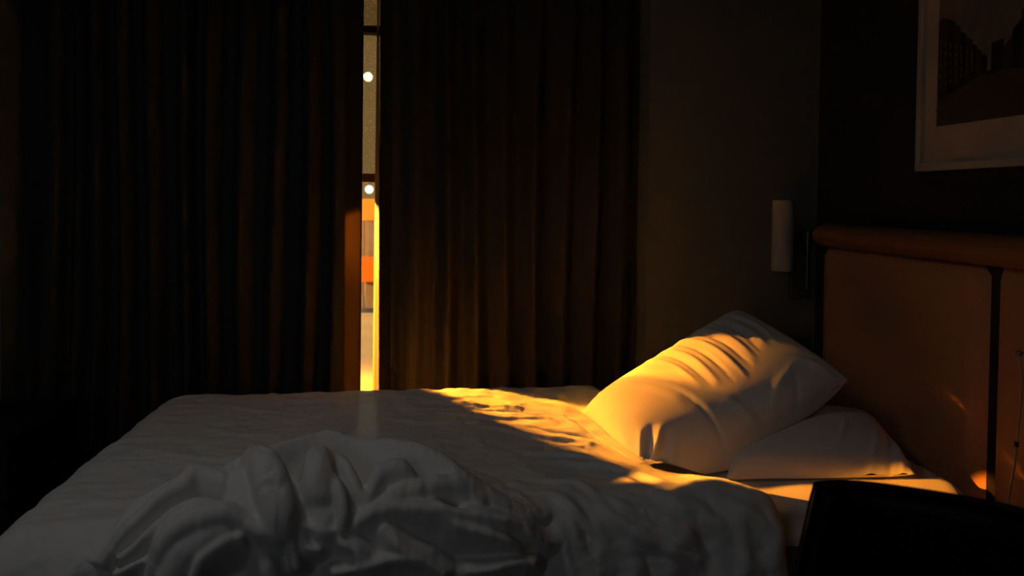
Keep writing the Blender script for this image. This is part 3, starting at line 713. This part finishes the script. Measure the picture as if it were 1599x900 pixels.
poly([(.0, .14), (.4, .385), (.41, .39), (.0, .16)], 4)                  # tram rails
poly([(.0, .05), (.42, .375), (.43, .38), (.0, .065)], 4)
mesh_obj('street_print', vs, fs, [GREY['sky'], GREY['road'], GREY['dark'], GREY['mid'], GREY['lit']], pic, False, mi)

# ------------------------------------------------------------------ black chair in the foreground
def chair():
    ch = empty('black_chair', (.95, 1.5, 0)); tag(ch, 'black upholstered chair with high back standing before the bed, lower right', 'chair')
    zt = .875
    pl = [at(1276, 758, z=zt), at(1340, 757, z=zt), at(1430, 768, z=zt), at(1520, 783, z=zt), at(1600, 801, z=zt), at(1690, 830, z=zt), at(1760, 868, z=zt)]
    T = smooth_path([(p.x, p.y) for p in pl], 8); n = len(T)
    nz = 26; zb = .46
    cen = []
    F = np.zeros((n, nz, 3)); Bk = np.zeros((n, nz, 3))
    tng = np.gradient(T, axis=0); tng /= np.linalg.norm(tng, axis=1)[:, None]; nr = np.stack([tng[:, 1], -tng[:, 0]], 1)   # towards the camera
    for i in range(n):
        for j in range(nz):
            q = j/(nz-1); z = zt-(zt-zb)*q
            flare = (1-2*i/(n-1))*.055*q
            edge = min(i, n-1-i)/4; r = math.sqrt(max(0, 1-(1-min(1, edge))**2)); tq = min(1, q*12); r2 = math.sqrt(max(0, 1-(1-tq)**2))
            th = .022*r*(.35+.65*r2)
            c = T[i]-tng[i]*flare-nr[i]*.06*q
            F[i, j] = (*(c+nr[i]*th), z); Bk[i, j] = (*(c-nr[i]*(th+.012)), z)
    V = np.concatenate([F.reshape(-1, 3), Bk.reshape(-1, 3)]); N = n*nz
    fs = grid_faces(n, nz)+[f[::-1] for f in grid_faces(n, nz, N)]
    for i in range(n-1): fs += [(i*nz, (i+1)*nz, (i+1)*nz+N, i*nz+N), (i*nz+nz-1, i*nz+nz-1+N, (i+1)*nz+nz-1+N, (i+1)*nz+nz-1)]
    for i in (0, n-1): fs += [(i*nz+j, i*nz+j+N, i*nz+j+1+N, i*nz+j+1) for j in range(nz-1)]
    mesh_obj('backrest', V, fs, CHAIRM, ch)
    a, b = F[2, -1], F[-3, -1]; m = (a+b)/2; ax = (b-a)[:2]/np.linalg.norm((b-a)[:2]); fr = np.array((-ax[1], ax[0]))
    if fr[1] < 0: fr = -fr
    W = np.linalg.norm((b-a)[:2]); Dp = .44
    def quad_box(nm, u0, u1, v0, v1, z0, z1, mt, bev):
        bm = bmesh.new(); add_box(bm, u0, u1, v0, v1, z0, z1, bev, 3)
        for v in bm.verts:
            p = m[:2]+ax*v.co.x+fr*v.co.y; v.co = Vector((p[0], p[1], v.co.z))
        return bm_obj(nm, bm, mt, ch, True)
    quad_box('seat', -W/2-.02, W/2+.02, .0, Dp, .39, .47, CHAIRM, .03)
    for su in (-1, 1):
        for v in (.04, Dp-.05):
            quad_box('leg', su*(W/2-.03)-.015, su*(W/2-.03)+.015, v-.015, v+.015, 0, .40, WOODD, .004)
chair()

mr = empty('added_mirror', (XL, 1.50, 1.42)); tag(mr, 'unseen square mirror added on the left wall behind the spot lamp', 'mirror')  # mirror added out of view to go with the spot lamp
box('frame', XL+.001, XL+.02, 1.33, 1.67, 1.42, 1.82, WOODD, mr, .004)
box('mirror_glass', XL+.02, XL+.024, 1.36, 1.64, 1.45, 1.79, mat('mirror_silver', (.9, .9, .9), .02, metal=1), mr)
# dark cabinet at the far left
cx1 = at(31, 680, Y=2.55).x; cz = at(15, 668, Y=2.6).z
cab = empty('low_cabinet', (cx1-.3, 2.7, 0)); tag(cab, 'low black cabinet standing left of the bed foot', 'cabinet')
box('body', cx1-.6, cx1, 2.47, 2.95, .04, cz-.02, WOODD, cab, .003); box('top_board', cx1-.61, cx1+.008, 2.455, 2.955, cz-.02, cz, WOODD, cab, .003)
for k in range(2):
    z = .07+k*(cz-.1)/2; dr = box('drawer', cx1-.58, cx1-.02, 2.455, 2.47, z, z+(cz-.1)/2-.02, WOODD, cab, .003)
    h = box('handle', cx1-.36, cx1-.24, 2.435, 2.455, z+.1, z+.112, METALD, None, .003); h.parent = dr; h.matrix_parent_inverse = dr.matrix_basis.inverted() @ Matrix.Translation(-cab.location)
box('plinth', cx1-.57, cx1-.03, 2.50, 2.92, 0, .04, WOODD, cab)

# ------------------------------------------------------------------ outside, through the slit
GROUND = mat('yard_paving', (.26, .24, .15), .8, noise=(1.5, .35))
g = box('yard_ground', -14, 10, YG+.14, 40, -.12, -.01, GROUND); g['kind'] = 'structure'
FENCEM = mat('fence_board', (.11, .09, .085), .8, noise=(8, .3))
yf = 9.5; ztop = at(577, 345, Y=yf).z
fen = empty('board_fence', (-1, yf, 0)); tag(fen, 'brown vertical board fence beyond the window, under a band coloured sunlit yellow', 'fence')
bm = bmesh.new(); x = -6.
while x < 5: add_box(bm, x, x+.13, yf, yf+.03, .05, ztop, .004, 1); x += .145
bm_obj('boards', bm, FENCEM, fen)
box('plinth', -6, 5, yf-.03, yf+.06, -.02, at(577, 490, Y=yf).z, mat('kerb_stone', (.30, .28, .22), .8), fen)
box('sunlit_band', -6, 5, yf-.01, yf+.01, ztop+.005, at(577, 311, Y=yf).z, translucent('sunlit_band_yellow', (.5, .3, .06), (.9, .45, .05), .5), fen)['label'] = 'translucent band along the top, coloured sunlit yellow'  # sunlight on the fence top is put into the band's yellow
sg0, sg1 = at(566, 440, Y=yf-.06), at(590, 402, Y=yf-.06)
sgn = box('orange_board', sg0.x-.05, sg1.x+.25, yf-.06, yf-.035, sg0.z, sg1.z, translucent('orange_paint', (.8, .14, .02), (.9, .1, .01), .3)); tag(sgn, 'orange board fixed to the fence outside the window', 'board')
box('far_wall', -14, 10, 19, 19.3, -.01, at(577, 275, Y=19).z, mat('far_render', (.10, .10, .09), .9))['kind'] = 'structure'
pl = empty('sun_block_planter', (-1.05, 3.68, 0)); tag(pl, 'unseen tall planter box added outside behind the left curtain to cut the sun patch', 'planter')  # unseen box added to block light and give the sun patch its far edge
bm = bmesh.new()
for (a_, b_, c_, d_) in ((-1.5, -.87, 3.53, 3.56), (-1.5, -.87, 3.80, 3.83), (-1.5, -1.47, 3.56, 3.80), (-.90, -.87, 3.56, 3.80)): add_box(bm, a_, b_, c_, d_, -.01, 1.30, .003, 1)
bm_obj('box', bm, WOODD, pl); box('soil', -1.47, -.90, 3.56, 3.80, -.01, 1.22, FLOORM, pl)
def street_lamp(px, py, Y, r, col, s, label, side):
    p = at(px, py, Y=Y); q = empty('street_lamp', (p.x+side, Y, 0)); tag(q, label, 'street lamp')
    bm = bmesh.new(); bmesh.ops.create_uvsphere(bm, u_segments=20, v_segments=12, radius=r); bmesh.ops.translate(bm, verts=bm.verts, vec=p); bm_obj('lamp_globe', bm, emit('lamp_'+label[:6], col, s), q, True)
    bm = bmesh.new(); add_tube(bm, [(p.x+side, Y, 0), (p.x+side, Y, p.z+r+.12), (p.x+side*.9, Y, p.z+r+.16), (p.x, Y, p.z+r+.12), (p.x, Y, p.z+r)], .022, 8); bm_obj('pole', bm, METALD, q, True)
street_lamp(575, 120, 8.8, .048, (1, .84, .55), 1500, 'bright glowing globe lamp high outside, seen through the slit', .9)  # emissive globe and pole added for the sun's glare spot
street_lamp(577, 296, 12.0, .06, (.8, 1, .75), 1.6, 'small whitish globe lamp above the fence outside', -.7)
